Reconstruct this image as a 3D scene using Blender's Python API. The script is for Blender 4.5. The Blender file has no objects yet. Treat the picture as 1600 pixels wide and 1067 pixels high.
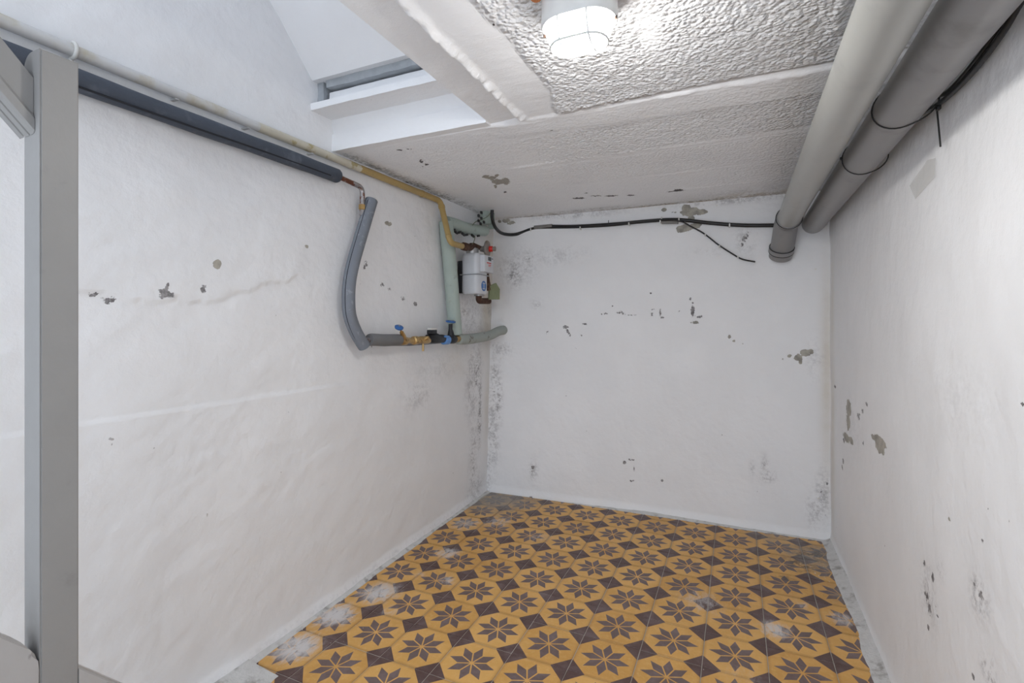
import bpy, bmesh, math, random
import numpy as np
from mathutils import Vector, Matrix, Quaternion

random.seed(4)
C = bpy.context.scene.collection
SC = bpy.context.scene
PI = math.pi

# ------------------------------------------------------------------ camera, light, exposure
CAM_H, FPX, CYP, YAW = 1.13, 774.4, 506.2, 0.4254
cd = bpy.data.cameras.new('camera'); cam = bpy.data.objects.new('camera', cd); C.objects.link(cam)
cam.location = (0, 0, CAM_H); cam.rotation_euler = (PI/2, 0, YAW)
cd.sensor_width = 36; cd.lens = 36*FPX/1600; cd.shift_y = (CYP-533.5)/1600; cd.clip_start = 0.02
SC.camera = cam

w = bpy.data.worlds.new('world'); SC.world = w; w.use_nodes = True
bg = w.node_tree.nodes['Background']; bg.inputs[0].default_value = (0.80, 0.885, 1.0, 1); bg.inputs[1].default_value = 3.2

SC.view_settings.view_transform = 'Standard'; SC.view_settings.look = 'None'
SC.view_settings.exposure = -0.36; SC.view_settings.gamma = 1.0
SC.view_settings.use_curve_mapping = False
LAMP_GLOW = 165.0

# ------------------------------------------------------------------ helpers
ca, sa = math.cos(YAW), math.sin(YAW)
def ray(x, y):
    u = (x-800)/FPX; v = (CYP-y)/FPX
    return (u*ca-sa, u*sa+ca, v)
def onX(x, y, X):                       # a point of the plane X = const seen at this spot of the photo
    d = ray(x, y); t = X/d[0]; return Vector((X, d[1]*t, CAM_H+d[2]*t))
def onY(x, y, Y):
    d = ray(x, y); t = Y/d[1]; return Vector((d[0]*t, Y, CAM_H+d[2]*t))
def onZ(x, y, Z):
    d = ray(x, y); t = (Z-CAM_H)/d[2]; return Vector((d[0]*t, d[1]*t, Z))

def link(name, me, mat=None, parent=None):
    o = bpy.data.objects.new(name, me); C.objects.link(o)
    if mat is not None:
        for m in (mat if isinstance(mat, (list, tuple)) else [mat]): me.materials.append(m)
    if parent is not None: o.parent = parent
    return o
def tag(o, label=None, cat=None, group=None, kind=None):
    if label: o['label'] = label
    if cat: o['category'] = cat
    if group: o['group'] = group
    if kind: o['kind'] = kind
    return o
def thing(name, label, cat, loc=(0, 0, 0), group=None):
    o = bpy.data.objects.new(name, None); C.objects.link(o); o.location = loc; o.empty_display_size = .05
    return tag(o, label, cat, group)
def child(name, bm_or_me, mat, parent, smooth=True):
    if isinstance(bm_or_me, bmesh.types.BMesh):
        me = bpy.data.meshes.new(name)
        bmesh.ops.recalc_face_normals(bm_or_me, faces=bm_or_me.faces)
        bm_or_me.to_mesh(me); bm_or_me.free()
    else: me = bm_or_me
    if parent is not None:
        me.transform(Matrix.Translation(-world_loc(parent)))
    if smooth: shade(me)
    return link(name, me, mat, parent)
def world_loc(o):
    v = Vector(o.location)
    while o.parent is not None:
        o = o.parent; v = v+Vector(o.location)
    return v
def shade(me, ang=40):
    me.polygons.foreach_set('use_smooth', [True]*len(me.polygons))
    try: me.set_sharp_from_angle(angle=math.radians(ang))
    except Exception: pass

def smooth_path(pts, n=8):
    P = [Vector(p) for p in pts]
    if len(P) < 3: return P
    out = []
    for i in range(len(P)-1):
        p0 = P[i-1] if i > 0 else P[0]*2-P[1]
        p3 = P[i+2] if i+2 < len(P) else P[-1]*2-P[-2]
        p1, p2 = P[i], P[i+1]
        for k in range(n):
            t = k/n
            out.append(0.5*((2*p1)+(p2-p0)*t+(2*p0-5*p1+4*p2-p3)*t*t+(3*p1-p0-3*p2+p3)*t**3))
    out.append(P[-1]); return out
def round_corners(pts, r, n=6):
    P = [Vector(p) for p in pts]; out = [P[0]]
    for i in range(1, len(P)-1):
        a = (P[i-1]-P[i]); b = (P[i+1]-P[i]); k = min(r, a.length*.49, b.length*.49)
        s = P[i]+a.normalized()*k; e = P[i]+b.normalized()*k
        for j in range(n+1):
            t = j/n; out.append((1-t)**2*s+2*t*(1-t)*P[i]+t*t*e)
    out.append(P[-1]); return out
def add_tube(bm, pts, r, seg=16, caps=True, radii=None):
    P = [Vector(p) for p in pts]; n = len(P)
    T = []
    for i in range(n):
        a = P[max(0, i-1)]; b = P[min(n-1, i+1)]; T.append((b-a).normalized())
    up = Vector((0, 0, 1)) if abs(T[0].z) < .9 else Vector((1, 0, 0))
    N = (up-T[0]*up.dot(T[0])).normalized(); rings = []
    for i in range(n):
        if i > 0:
            q = T[i-1].rotation_difference(T[i]); N = q @ N; N = (N-T[i]*N.dot(T[i])).normalized()
        B = T[i].cross(N); rr = radii[i] if radii else r
        rings.append([bm.verts.new(P[i]+(N*math.cos(2*PI*k/seg)+B*math.sin(2*PI*k/seg))*rr) for k in range(seg)])
    for i in range(n-1):
        for k in range(seg):
            bm.faces.new((rings[i][k], rings[i][(k+1) % seg], rings[i+1][(k+1) % seg], rings[i+1][k]))
    if caps:
        bm.faces.new(rings[0][::-1]); bm.faces.new(rings[-1])
    return rings
def tube_bm(pts, r, seg=16, caps=True, radii=None):
    bm = bmesh.new(); add_tube(bm, pts, r, seg, caps, radii); return bm
def add_box(bm, lo, hi, bev=0.0, rot=None, piv=None, seg=2):
    t = bmesh.new(); bmesh.ops.create_cube(t, size=1)
    for v in t.verts:
        v.co = Vector([lo[i]+(v.co[i]+.5)*(hi[i]-lo[i]) for i in range(3)])
    if bev > 0: bmesh.ops.bevel(t, geom=list(t.edges), offset=bev, segments=seg, affect='EDGES', profile=.5)
    if rot is not None:
        p = Vector(piv) if piv is not None else (Vector(lo)+Vector(hi))/2
        for v in t.verts: v.co = p+rot @ (v.co-p)
    me = bpy.data.meshes.new('tmp'); t.to_mesh(me); t.free(); bm.from_mesh(me); bpy.data.meshes.remove(me)
def box_bm(lo, hi, bev=0.0, rot=None, piv=None, seg=2):
    bm = bmesh.new(); add_box(bm, lo, hi, bev, rot, piv, seg); return bm
def add_prism(bm, poly, vec):
    a = [bm.verts.new(Vector(p)) for p in poly]; b = [bm.verts.new(Vector(p)+Vector(vec)) for p in poly]
    n = len(poly); bm.faces.new(a[::-1]); bm.faces.new(b)
    for i in range(n): bm.faces.new((a[i], a[(i+1) % n], b[(i+1) % n], b[i]))
def ring_pts(c, axis, r, n=32, a0=0, a1=2*PI):
    axis = Vector(axis).normalized(); u = axis.orthogonal().normalized(); v = axis.cross(u)
    return [Vector(c)+(u*math.cos(a0+(a1-a0)*i/n)+v*math.sin(a0+(a1-a0)*i/n))*r for i in range(n+1)]
def add_torus(bm, c, axis, R, r, n=32, m=8):
    axis = Vector(axis).normalized(); u = axis.orthogonal().normalized(); v = axis.cross(u); rows = []
    for i in range(n):
        d = u*math.cos(2*PI*i/n)+v*math.sin(2*PI*i/n)
        rows.append([bm.verts.new(Vector(c)+d*(R+r*math.cos(2*PI*j/m))+axis*r*math.sin(2*PI*j/m)) for j in range(m)])
    for i in range(n):
        for j in range(m):
            bm.faces.new((rows[i][j], rows[(i+1) % n][j], rows[(i+1) % n][(j+1) % m], rows[i][(j+1) % m]))

# ------------------------------------------------------------------ numpy noise
def vnoise(x, y, seed=0):
    rng = np.random.RandomState(seed); T = rng.rand(256, 256)
    xi = np.floor(x).astype(int); yi = np.floor(y).astype(int); fx = x-xi; fy = y-yi
    fx = fx*fx*(3-2*fx); fy = fy*fy*(3-2*fy)
    a = T[xi % 256, yi % 256]; b = T[(xi+1) % 256, yi % 256]; c = T[xi % 256, (yi+1) % 256]; d = T[(xi+1) % 256, (yi+1) % 256]
    return (a*(1-fx)+b*fx)*(1-fy)+(c*(1-fx)+d*fx)*fy
def fbm(x, y, f, octv=4, seed=0):
    s = 0; a = .5; tot = 0
    for o in range(octv):
        s = s+a*vnoise(x*f, y*f, seed+o*17); tot += a; a *= .5; f *= 2.03
    return s/tot
def sstep(a, b, x):
    t = np.clip((x-a)/(b-a), 0, 1); return t*t*(3-2*t)
def blob(U, V, u, v, ru, rv, rot=0.0):
    c, s = math.cos(rot), math.sin(rot); du, dv = U-u, V-v
    a = (du*c+dv*s)/ru; b = (-du*s+dv*c)/rv
    return np.exp(-(a*a+b*b))

def grid(name, u0, u1, v0, v1, step, fn, attrs=None, mat=None, flip=False, keep=None, parent=None):
    nu = int(round((u1-u0)/step))+1; nv = int(round((v1-v0)/step))+1
    U, V = np.meshgrid(np.linspace(u0, u1, nu), np.linspace(v0, v1, nv), indexing='ij')
    X, Y, Z = fn(U, V)
    co = np.stack([X, Y, Z], -1).reshape(-1, 3)
    idx = np.arange(nu*nv).reshape(nu, nv)
    q = np.stack([idx[:-1, :-1], idx[1:, :-1], idx[1:, 1:], idx[:-1, 1:]], -1)
    if keep is not None:
        uc = (U[:-1, :-1]+U[1:, 1:])/2; vc = (V[:-1, :-1]+V[1:, 1:])/2; q = q[keep(uc, vc)]
    q = q.reshape(-1, 4)
    if flip: q = q[:, ::-1]
    used = np.unique(q); remap = np.full(nu*nv, -1); remap[used] = np.arange(len(used)); q = remap[q]; co = co[used]
    me = bpy.data.meshes.new(name)
    me.vertices.add(len(co)); me.vertices.foreach_set('co', co.astype(np.float32).ravel())
    me.loops.add(q.size); me.loops.foreach_set('vertex_index', q.astype(np.int32).ravel())
    me.polygons.add(len(q)); me.polygons.foreach_set('loop_start', np.arange(0, q.size, 4, dtype=np.int32))
    me.update(calc_edges=True)
    me.polygons.foreach_set('use_smooth', np.ones(len(q), dtype=bool))
    for k, f in (attrs or {}).items():
        a = me.attributes.new(k, 'FLOAT', 'POINT'); a.data.foreach_set('value', np.broadcast_to(f(U, V), U.shape).reshape(-1)[used].astype(np.float32))
    me.update()
    return link(name, me, mat, parent)

# ------------------------------------------------------------------ node expressions
class E:
    nt = None
    def __init__(s, sock): s.s = sock
    @staticmethod
    def op(o, *a, clamp=False):
        n = E.nt.nodes.new('ShaderNodeMath'); n.operation = o; n.use_clamp = clamp
        for i, x in enumerate(a):
            if isinstance(x, E): E.nt.links.new(x.s, n.inputs[i])
            else: n.inputs[i].default_value = x
        return E(n.outputs[0])
    def __add__(s, o): return E.op('ADD', s, o)
    __radd__ = __add__
    def __sub__(s, o): return E.op('SUBTRACT', s, o)
    def __rsub__(s, o): return E.op('SUBTRACT', o, s)
    def __mul__(s, o): return E.op('MULTIPLY', s, o)
    __rmul__ = __mul__
    def lt(s, o): return E.op('LESS_THAN', s, o)
def ramp(x, a, b):
    n = E.nt.nodes.new('ShaderNodeMapRange'); n.interpolation_type = 'SMOOTHSTEP'; E.nt.links.new(x.s, n.inputs[0])
    n.inputs[1].default_value = a; n.inputs[2].default_value = b; return E(n.outputs[0])
def nz(scale, detail=4, vec=None, rough=.55, dist=0):
    n = E.nt.nodes.new('ShaderNodeTexNoise'); n.inputs['Scale'].default_value = scale; n.inputs['Detail'].default_value = detail
    n.inputs['Roughness'].default_value = rough; n.inputs['Distortion'].default_value = dist
    if vec is not None: E.nt.links.new(vec, n.inputs['Vector'])
    return E(n.outputs[0])
def pos(): return E.nt.nodes.new('ShaderNodeNewGeometry').outputs['Position']
def objco(): return E.nt.nodes.new('ShaderNodeTexCoord').outputs['Object']
def attr(name):
    n = E.nt.nodes.new('ShaderNodeAttribute'); n.attribute_name = name; return E(n.outputs['Fac'])
def mix(f, a, b):
    n = E.nt.nodes.new('ShaderNodeMix'); n.data_type = 'RGBA'
    if isinstance(f, E): E.nt.links.new(f.s, n.inputs[0])
    else: n.inputs[0].default_value = f
    for i, x in ((6, a), (7, b)):
        if isinstance(x, tuple): n.inputs[i].default_value = (*x, 1)
        else: E.nt.links.new(x, n.inputs[i])
    return n.outputs[2]
def sepxyz(v):
    n = E.nt.nodes.new('ShaderNodeSeparateXYZ'); E.nt.links.new(v, n.inputs[0]); return [E(o) for o in n.outputs]
def stretch(v, s):
    n = E.nt.nodes.new('ShaderNodeMapping'); E.nt.links.new(v, n.inputs[0]); n.inputs['Scale'].default_value = s; return n.outputs[0]
def begin(name):
    m = bpy.data.materials.new(name); m.use_nodes = True; E.nt = m.node_tree
    return m, m.node_tree.nodes['Principled BSDF']
def setc(p, x):
    if isinstance(x, tuple): p.inputs['Base Color'].default_value = (*x, 1)
    else: E.nt.links.new(x, p.inputs['Base Color'])
def setin(p, n, x):
    if isinstance(x, E): E.nt.links.new(x.s, p.inputs[n])
    else: p.inputs[n].default_value = x
def bump(p, h, dist, strength=1.0):
    n = E.nt.nodes.new('ShaderNodeBump'); n.inputs['Strength'].default_value = strength; n.inputs['Distance'].default_value = dist
    E.nt.links.new(h.s, n.inputs['Height']); E.nt.links.new(n.outputs[0], p.inputs['Normal'])
def plain(name, col, rough=.5, metal=0.0, var=.12, vs=30, bmp=0.0, bs=200, dirt=None, ds=12, dlo=.55, dhi=.75):
    m, p = begin(name); v = pos()
    c = mix(nz(vs, 4, v), tuple(x*(1-var) for x in col), tuple(min(1, x*(1+var)) for x in col))
    if dirt: c = mix(ramp(nz(ds, 6, v), dlo, dhi), c, dirt)
    setc(p, c); setin(p, 'Roughness', rough); setin(p, 'Metallic', metal)
    if bmp: bump(p, nz(bs, 3, v), bmp)
    return m

# ------------------------------------------------------------------ materials
def mat_wall(name, base=(.89, .89, .90)):
    m, p = begin(name); v = pos()
    c = mix(ramp(nz(3.2, 5, v), .3, .75), tuple(x*.955 for x in base), base)
    tan = attr('tan'); c = mix(E.op('MULTIPLY', tan, nz(14, 5, v)*1.1+.5, clamp=True), c, (.64, .57, .46))
    gr = attr('grime'); n1 = nz(70, 6, v, .7); n0 = nz(16, 5, v, .6)
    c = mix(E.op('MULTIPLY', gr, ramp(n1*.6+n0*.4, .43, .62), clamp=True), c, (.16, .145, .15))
    soft = attr('soft'); c = mix(soft*ramp(n0, .25, .75), c, (.42, .40, .40))
    pe = ramp(attr('peel')+(nz(42, 5, v, .6)-.5)*.9, .44, .49)
    c = mix(pe, c, mix(ramp(nz(26, 4, v), .3, .7), (.27, .255, .225), (.47, .44, .38)))
    dk = ramp(attr('dark')+(nz(90, 4, v, .65)-.5)*1.1, .48, .56)
    c = mix(dk, c, mix(ramp(nz(55, 4, v, .7), .35, .65), (.13, .122, .125), (.36, .345, .35)))
    sp = ramp(nz(34, 2, v, .4), .795, .81); c = mix(sp*.6, c, (.25, .23, .22))
    setc(p, c); setin(p, 'Roughness', .62); setin(p, 'Specular IOR Level', .35)
    bump(p, nz(9, 3, v)*1.2+nz(45, 4, v)*.35+nz(190, 3, v)*.12-pe*.5-dk*.2, .006, .7)
    return m
def mat_ceiling():
    m, p = begin('ceiling_plaster'); v = pos()
    r = attr('rough')
    c = mix(ramp(nz(4, 5, v), .3, .7), (.86, .865, .885), (.895, .90, .915))
    n1 = nz(75, 5, v, .65); n0 = nz(14, 5, v, .6)
    c = mix(E.op('MULTIPLY', attr('grime'), ramp(n1*.6+n0*.4, .42, .6), clamp=True), c, (.13, .115, .10))
    c = mix(attr('tan')*ramp(n0, .3, .7), c, (.58, .47, .33))
    pe = ramp(attr('peel')+(nz(48, 5, v, .6)-.5)*.95, .47, .53)
    c = mix(pe, c, mix(nz(50, 4, v), (.22, .2, .18), (.48, .44, .38)))
    dk = ramp(attr('dark')+(nz(85, 4, v, .65)-.5)*1.2, .5, .58)
    c = mix(dk, c, (.06, .05, .05))
    setc(p, c); setin(p, 'Roughness', .6); setin(p, 'Specular IOR Level', .4)
    vo = E.nt.nodes.new('ShaderNodeTexVoronoi'); vo.feature = 'SMOOTH_F1'; vo.inputs['Scale'].default_value = 88; vo.inputs['Smoothness'].default_value = .6
    E.nt.links.new(v, vo.inputs['Vector'])
    pop = (1.0-E(vo.outputs[0]))*1.0+nz(120, 4, v, .6)*.55+nz(55, 3, v, .5)*.6
    bump(p, pop*r+nz(150, 4, v)*.12+nz(22, 3, stretch(v, (.35, 1.6, 1)))*.2-pe*.4, .011, 1.0)
    return m
def mat_tile():
    m, p = begin('cement_tile'); x, y, z = sepxyz(objco()); v = pos()
    x = x*(1/.2); y = y*(1/.2)
    # brown corner triangles
    ax = .5-E.op('ABSOLUTE', x); ay = .5-E.op('ABSOLUTE', y); cor = (ax+ay).lt(.295)
    # eight-pointed star of lozenges, points along the axes and the diagonals
    th = E.op('ARCTAN2', y, x); r = E.op('SQRT', x*x+y*y)
    k = E.op('ROUND', th*(4/PI)); ph = th-k*(PI/4)
    lx = r*E.op('COSINE', ph); ly = E.op('ABSOLUTE', r*E.op('SINE', ph)); t = math.tan(PI/8)
    star = E.op('MULTIPLY', (ly+.0125).lt(lx*t), ly.lt((.418-lx)*t*1.06))
    pat = E.op('MAXIMUM', cor, star)
    oi = E.nt.nodes.new('ShaderNodeObjectInfo'); rnd = E(oi.outputs['Random'])
    n = nz(9, 5, v); n2 = nz(60, 5, v, .65); n3 = nz(22, 5, v, .65)
    yel = mix(ramp(n*.75+rnd*.25, .25, .75), (.60, .315, .075), (.74, .42, .125))
    yel = mix(ramp(n2, .45, .8)*.35, yel, (.80, .55, .25))
    edge = E.op('MINIMUM', ax, ay); yel = mix((1.0-ramp(edge, 0, .07))*.45, yel, (.34, .18, .055))
    bro = mix(star, mix(n2, (.072, .036, .032), (.125, .070, .060)), mix(n2, (.105, .066, .060), (.19, .135, .125)))
    c = mix(pat, yel, bro)
    # pale chalky wear, grey dirt, white dust at the places the floor has it
    def spots(lst):
        tot = None
        for (sx, sy, sr, st) in lst:
            d = E.nt.nodes.new('ShaderNodeVectorMath'); d.operation = 'DISTANCE'; E.nt.links.new(v, d.inputs[0]); d.inputs[1].default_value = (sx, sy, 0)
            g = (1.0-ramp(E(d.outputs['Value']), sr*.15, sr))*st
            tot = g if tot is None else E.op('MAXIMUM', tot, g)
        return tot
    haze = ramp(n3*.6+n*.4, .42, .70)*.38
    c = mix(haze*pat, c, (.30, .24, .25))
    dust = spots([(-1.40, 1.27, .13, 1), (-1.42, 1.47, .13, 1), (-1.37, 1.67, .13, .95), (-1.25, 1.58, .06, .5), (-1.30, 2.10, .10, .8), (-1.16, 1.87, .07, .6), (-1.30, 1.86, .06, .4),
                  (.13, 2.07, .09, .85), (.24, 2.30, .06, .4), (-.13, 2.15, .14, .5), (.37, 2.25, .08, .7), (-1.25, 2.55, .14, .55), (-.95, 2.45, .1, .4), (-1.4, 2.45, .15, .6), (.02, 1.75, .09, .3)])
    dst = nz(30, 6, stretch(v, (1.6, .7, 1)), .7, .6)
    c = mix(E.op('MULTIPLY', dust, ramp(dst+dust*.26, .48, .78), clamp=True), c, (.66, .63, .62))
    grey = spots([(-1.45, 2.93, .55, 1.25), (-1.1, 3.05, .3, .6), (.36, 2.80, .30, 1), (.45, 2.45, .18, .8), (.18, 2.98, .25, .8), (-.4, 3.06, .16, .5), (.1, 2.75, .12, .45)])
    c = mix(E.op('MULTIPLY', grey, ramp(n3+grey*.25, .45, .85)*.70, clamp=True), c, mix(n2, (.19, .175, .155), (.36, .335, .31)))
    bl = spots([(.27, 2.68, .12, 1), (.20, 2.50, .06, .8), (.33, 2.82, .12, .9)])
    c = mix(E.op('MULTIPLY', bl, ramp(nz(26, 5, v, .7), .42, .6)*.75, clamp=True), c, (.025, .022, .02))
    sp = spots([(.36, 2.62, .22, 1), (.40, 2.2, .15, .8), (-1.35, 1.5, .3, .7), (-.6, 1.9, .9, .25), (-1.3, 2.6, .35, .6)])
    c = mix(ramp(nz(85, 2, v, .4)+sp*.12, .80, .83), c, (.72, .70, .66))
    setc(p, c); setin(p, 'Roughness', ramp(n3, .2, .9)*.25+.36); setin(p, 'Specular IOR Level', .42)
    bump(p, nz(120, 3, v)*.3+n, .0012, .6)
    return m

M = {}
M['wall'] = mat_wall('painted_plaster')
M['ceil'] = mat_ceiling()
M['tile'] = mat_tile()
M['grout'] = plain('grout', (.46, .43, .38), .9, var=.35, vs=25, bmp=.002)
M['mortar'] = plain('mortar', (.62, .61, .595), .9, var=.15, vs=35, bmp=.004, bs=120, dirt=(.33, .31, .29), ds=20, dlo=.5, dhi=.72)
M['pvc'] = plain('grey_pvc', (.37, .37, .35), .33, var=.07, vs=7, dirt=(.31, .305, .295), ds=9, dlo=.55, dhi=.8)
M['pvc_dark'] = plain('darker_grey_pvc', (.255, .25, .25), .36, var=.08, vs=9, dirt=(.17, .165, .16), ds=9, dlo=.55, dhi=.8)
M['rubber'] = plain('black_rubber', (.018, .018, .018), .5)
M['cable'] = plain('black_cable', (.006, .006, .007), .4, var=.2)
M['clip'] = plain('white_clip', (.66, .65, .62), .5)
M['sleeve'] = plain('grey_sleeve', (.20, .19, .18), .55, var=.3)
M['gaswhite'] = plain('white_painted_pipe', (.60, .60, .60), .45, var=.07, vs=10, bmp=.001, bs=60, dirt=(.50, .46, .37), ds=10, dlo=.5, dhi=.7)
M['gascream'] = plain('cream_painted_pipe', (.58, .54, .44), .45, var=.08, vs=18, dirt=(.40, .33, .17), ds=22, dlo=.52, dhi=.62)
M['gasyellow'] = plain('yellow_gas_pipe', (.41, .285, .105), .42, var=.12, vs=14, dirt=(.26, .19, .09), ds=20, dlo=.56, dhi=.75)
M['bluefoam'] = plain('slate_blue_foam', (.060, .072, .096), .75, var=.15, vs=12, bmp=.0015, bs=150, dirt=(.10, .115, .145), ds=20)
M['greyfoam'] = plain('grey_foam', (.185, .20, .23), .8, var=.10, vs=14, bmp=.001, bs=200, dirt=(.26, .28, .31), ds=40, dlo=.58, dhi=.7)
M['greyfoam2'] = plain('warm_grey_foam', (.175, .175, .18), .8, var=.10, vs=14, bmp=.001, bs=200)
M['slit'] = plain('slit_shadow', (.02, .022, .028), .9)
M['greenfoam'] = plain('pale_green_foam', (.40, .47, .43), .75, var=.10, vs=12, bmp=.0012, bs=120, dirt=(.30, .33, .29), ds=26, dlo=.58, dhi=.75)
M['greyfoamgreen'] = plain('dusty_green_foam', (.36, .39, .36), .78, var=.12, vs=12, bmp=.0012, bs=120, dirt=(.20, .19, .16), ds=26, dlo=.6, dhi=.72)
M['copper'] = plain('tarnished_copper', (.19, .075, .045), .45, .6, var=.3, vs=60, dirt=(.30, .27, .26), ds=50, dlo=.55, dhi=.65)
M['solder'] = plain('soldered_copper', (.38, .36, .36), .35, .7, var=.3, vs=70, dirt=(.20, .09, .06), ds=60, dlo=.52, dhi=.6)
M['brass'] = plain('brass', (.50, .33, .14), .3, .85, var=.3, vs=60, dirt=(.20, .12, .05), ds=50, dlo=.55, dhi=.7)
M['blue'] = plain('blue_paint', (.035, .13, .37), .35, var=.15)
M['lightblue'] = plain('light_blue_paint', (.10, .27, .62), .4, var=.15)
M['blackmetal'] = plain('black_iron', (.007, .008, .011), .5, .0, var=.3)
M['rust'] = plain('rusty_iron', (.075, .035, .022), .8, .1, var=.5, vs=70, bmp=.002, bs=150, dirt=(.16, .10, .06), ds=50, dlo=.52, dhi=.7)
M['meter'] = plain('meter_white', (.63, .645, .68), .3, var=.04)
M['metershade'] = plain('meter_grey_edge', (.30, .31, .33), .4)
M['zinc'] = plain('zinc', (.42, .42, .42), .4, .6, var=.2, vs=60)
M['regulator'] = plain('regulator_alloy', (.24, .21, .19), .55, .3, var=.25, vs=40, dirt=(.14, .09, .06), ds=40)
M['red'] = plain('red_cap', (.56, .02, .012), .4, var=.15)
M['lcd'] = plain('lcd', (.06, .065, .07), .25)
M['olive'] = plain('olive_green_bracket', (.22, .25, .14), .6, var=.15, vs=30)
M['wire'] = plain('green_wire', (.14, .17, .10), .5)
M['lamp'] = plain('lamp_housing_white', (.66, .66, .65), .35, var=.03)
M['terracotta'] = plain('bare_terracotta', (.62, .24, .10), .9, var=.3, vs=50, bmp=.003)
M['brownmetal'] = plain('brown_screw', (.10, .065, .05), .5, .5)
M['post'] = plain('taupe_painted_metal', (.275, .268, .26), .45, var=.06, vs=14, bmp=.0004, bs=60, dirt=(.22, .215, .21), ds=24, dlo=.62, dhi=.85)
M['beam'] = plain('taupe_painted_board', (.40, .385, .375), .5, var=.06, vs=14, bmp=.0006, bs=60, dirt=(.28, .265, .26), ds=30, dlo=.66, dhi=.74)
M['board'] = plain('weathered_board', (.36, .38, .40), .8, var=.3, vs=20, bmp=.003, bs=60)
def mat_tape():
    m, p = begin('clear_tape'); v = pos(); setc(p, mix(nz(20, 3, v), (.80, .785, .75), (.85, .84, .81))); setin(p, 'Roughness', .25); p.inputs['Alpha'].default_value = .22; return m
M['tape'] = mat_tape()
def mat_glow():
    m, p = begin('lamp_glass'); v = objco(); x, y, z = sepxyz(v)
    rib = E.op('SINE', x*900.0)*.5+.5
    low = 1.0-ramp(z, -.112, -.072)                # glow painted weaker toward the rim, sparing the ceiling, and toward the left end
    lr = ramp(x, -.085, .0)
    g = (low*.90+.10)*(lr*.75+.25)
    setc(p, (.9, .88, .8)); setin(p, 'Roughness', .3)
    p.inputs['Emission Color'].default_value = (1.0, .98, .945, 1)
    setin(p, 'Emission Strength', (rib*.3+.85)*g*(LAMP_GLOW*2.3))
    return m
M['glow'] = mat_glow()

# ------------------------------------------------------------------ the room
ZC = 1.83                                   # ceiling
XR = .445                                   # right wall
HX, HY = -.793, 1.53                        # stair opening: its right and its far edge
Y0 = -.9                                    # how far the room is built towards the viewer
def XL(Y, Z): return -1.49-.055*np.clip((Y-1.1)/1.9, 0, 1.1)*(1-np.clip(Z/1.83, 0, 1))
def YB(X): return 3.035-.045*np.clip(-.5-X, 0, 1)

# left wall
def left_fn(Y, Z):
    x = XL(Y, Z)
    led = .0045*(1-sstep(.876, .886+.0*Y, Z+.006*(fbm(Y, Z*0, 6, 3, 3)-.5)))*(1-sstep(1.45, 1.8, Y))
    zl = 1.205+.07*(fbm(Y, Y*0, 14, 5, 8)-.5)+.10*sstep(1.05, 1.30, Y)
    coat = .0040*sstep(-.003, .003, Z-zl)*(1-sstep(.05, .35, Z-zl))*sstep(.55, .70, Y)*(1-sstep(1.32, 1.42, Y))
    rel = .010*(fbm(Y, Z, 2.6, 3, 5)-.5)+.006*(fbm(Y, Z*1.7, 9, 3, 6)-.5)+.0016*(fbm(Y, Z, 40, 2, 9)-.5)
    foot = .012*(1-sstep(0, .05, Z))
    return x+led+coat+rel+foot, Y, Z
def P2(f, x, y):
    p = f(x, y); return p
lw = lambda x, y: (lambda p: (p.y, p.z))(onX(x, y, -1.49))
def sumblobs(U, V, lst):
    t = np.zeros_like(U)
    for (u, v, ru, rv, st, *r) in lst:
        t = np.maximum(t, st*blob(U, V, u, v, ru, rv, r[0] if r else 0))
    return t
def sized(f, x, y, wx, hy, st, rot=0):          # a stain of half size wx, hy (as it shows in the photo) at its place on the wall
    u, v = f(x, y); a = f(x+wx, y); b = f(x, y+hy)
    return (u, v, max(.004, abs(a[0]-u)), max(.004, abs(b[1]-v)), st, rot)
def L(x, y, wx, hy, st, rot=0): return sized(lw, x, y, wx, hy, st, rot)
left_peel = [L(338, 413, 8, 8, .95), L(480, 385, 4, 4, .8), L(607, 349, 7, 5, .75), L(650, 368, 6, 4, .55)]
left_dark = [L(147, 460, 14, 6, .72), L(172, 469, 15, 8, .75), L(256, 458, 12, 11, .84), L(264, 461, 12, 7, .7), L(261, 446, 4, 8, .75), L(316, 452, 6, 10, .85),
             L(572, 413, 4, 8, .7), L(570, 418, 3, 6, .7), L(600, 445, 8, 5, .55), L(610, 452, 8, 5, .5), L(632, 466, 7, 6, .6), L(652, 475, 4, 5, .8), L(563, 443, 6, 6, .5), L(583, 545, 2, 18, .5)]
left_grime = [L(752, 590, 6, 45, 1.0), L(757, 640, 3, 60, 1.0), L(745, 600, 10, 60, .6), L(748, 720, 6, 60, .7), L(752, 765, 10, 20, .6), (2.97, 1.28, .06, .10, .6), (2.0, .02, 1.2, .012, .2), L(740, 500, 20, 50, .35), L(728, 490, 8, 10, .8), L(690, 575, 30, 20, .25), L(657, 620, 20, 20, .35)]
left_tan = [(2.93, 1.25, .10, .30, .7), (2.95, 1.6, .12, .2, .5), (2.55, .9, .18, .12, .25), (2.97, .6, .06, .3, .35), (2.85, 1.42, .08, .12, .7)]
grid('wall_left', Y0, 3.06, -.02, 3.45, .0065, left_fn, {
    'peel': lambda U, V: sumblobs(U, V, left_peel), 'dark': lambda U, V: sumblobs(U, V, left_dark),
    'grime': lambda U, V: sumblobs(U, V, left_grime), 'tan': lambda U, V: sumblobs(U, V, left_tan),
    'soft': lambda U, V: .16*np.clip(fbm(U, V, 5, 4, 31)-.55, 0, 1)*3*sstep(1.9, 2.1, V)}, M['wall'])['kind'] = 'structure'

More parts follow.
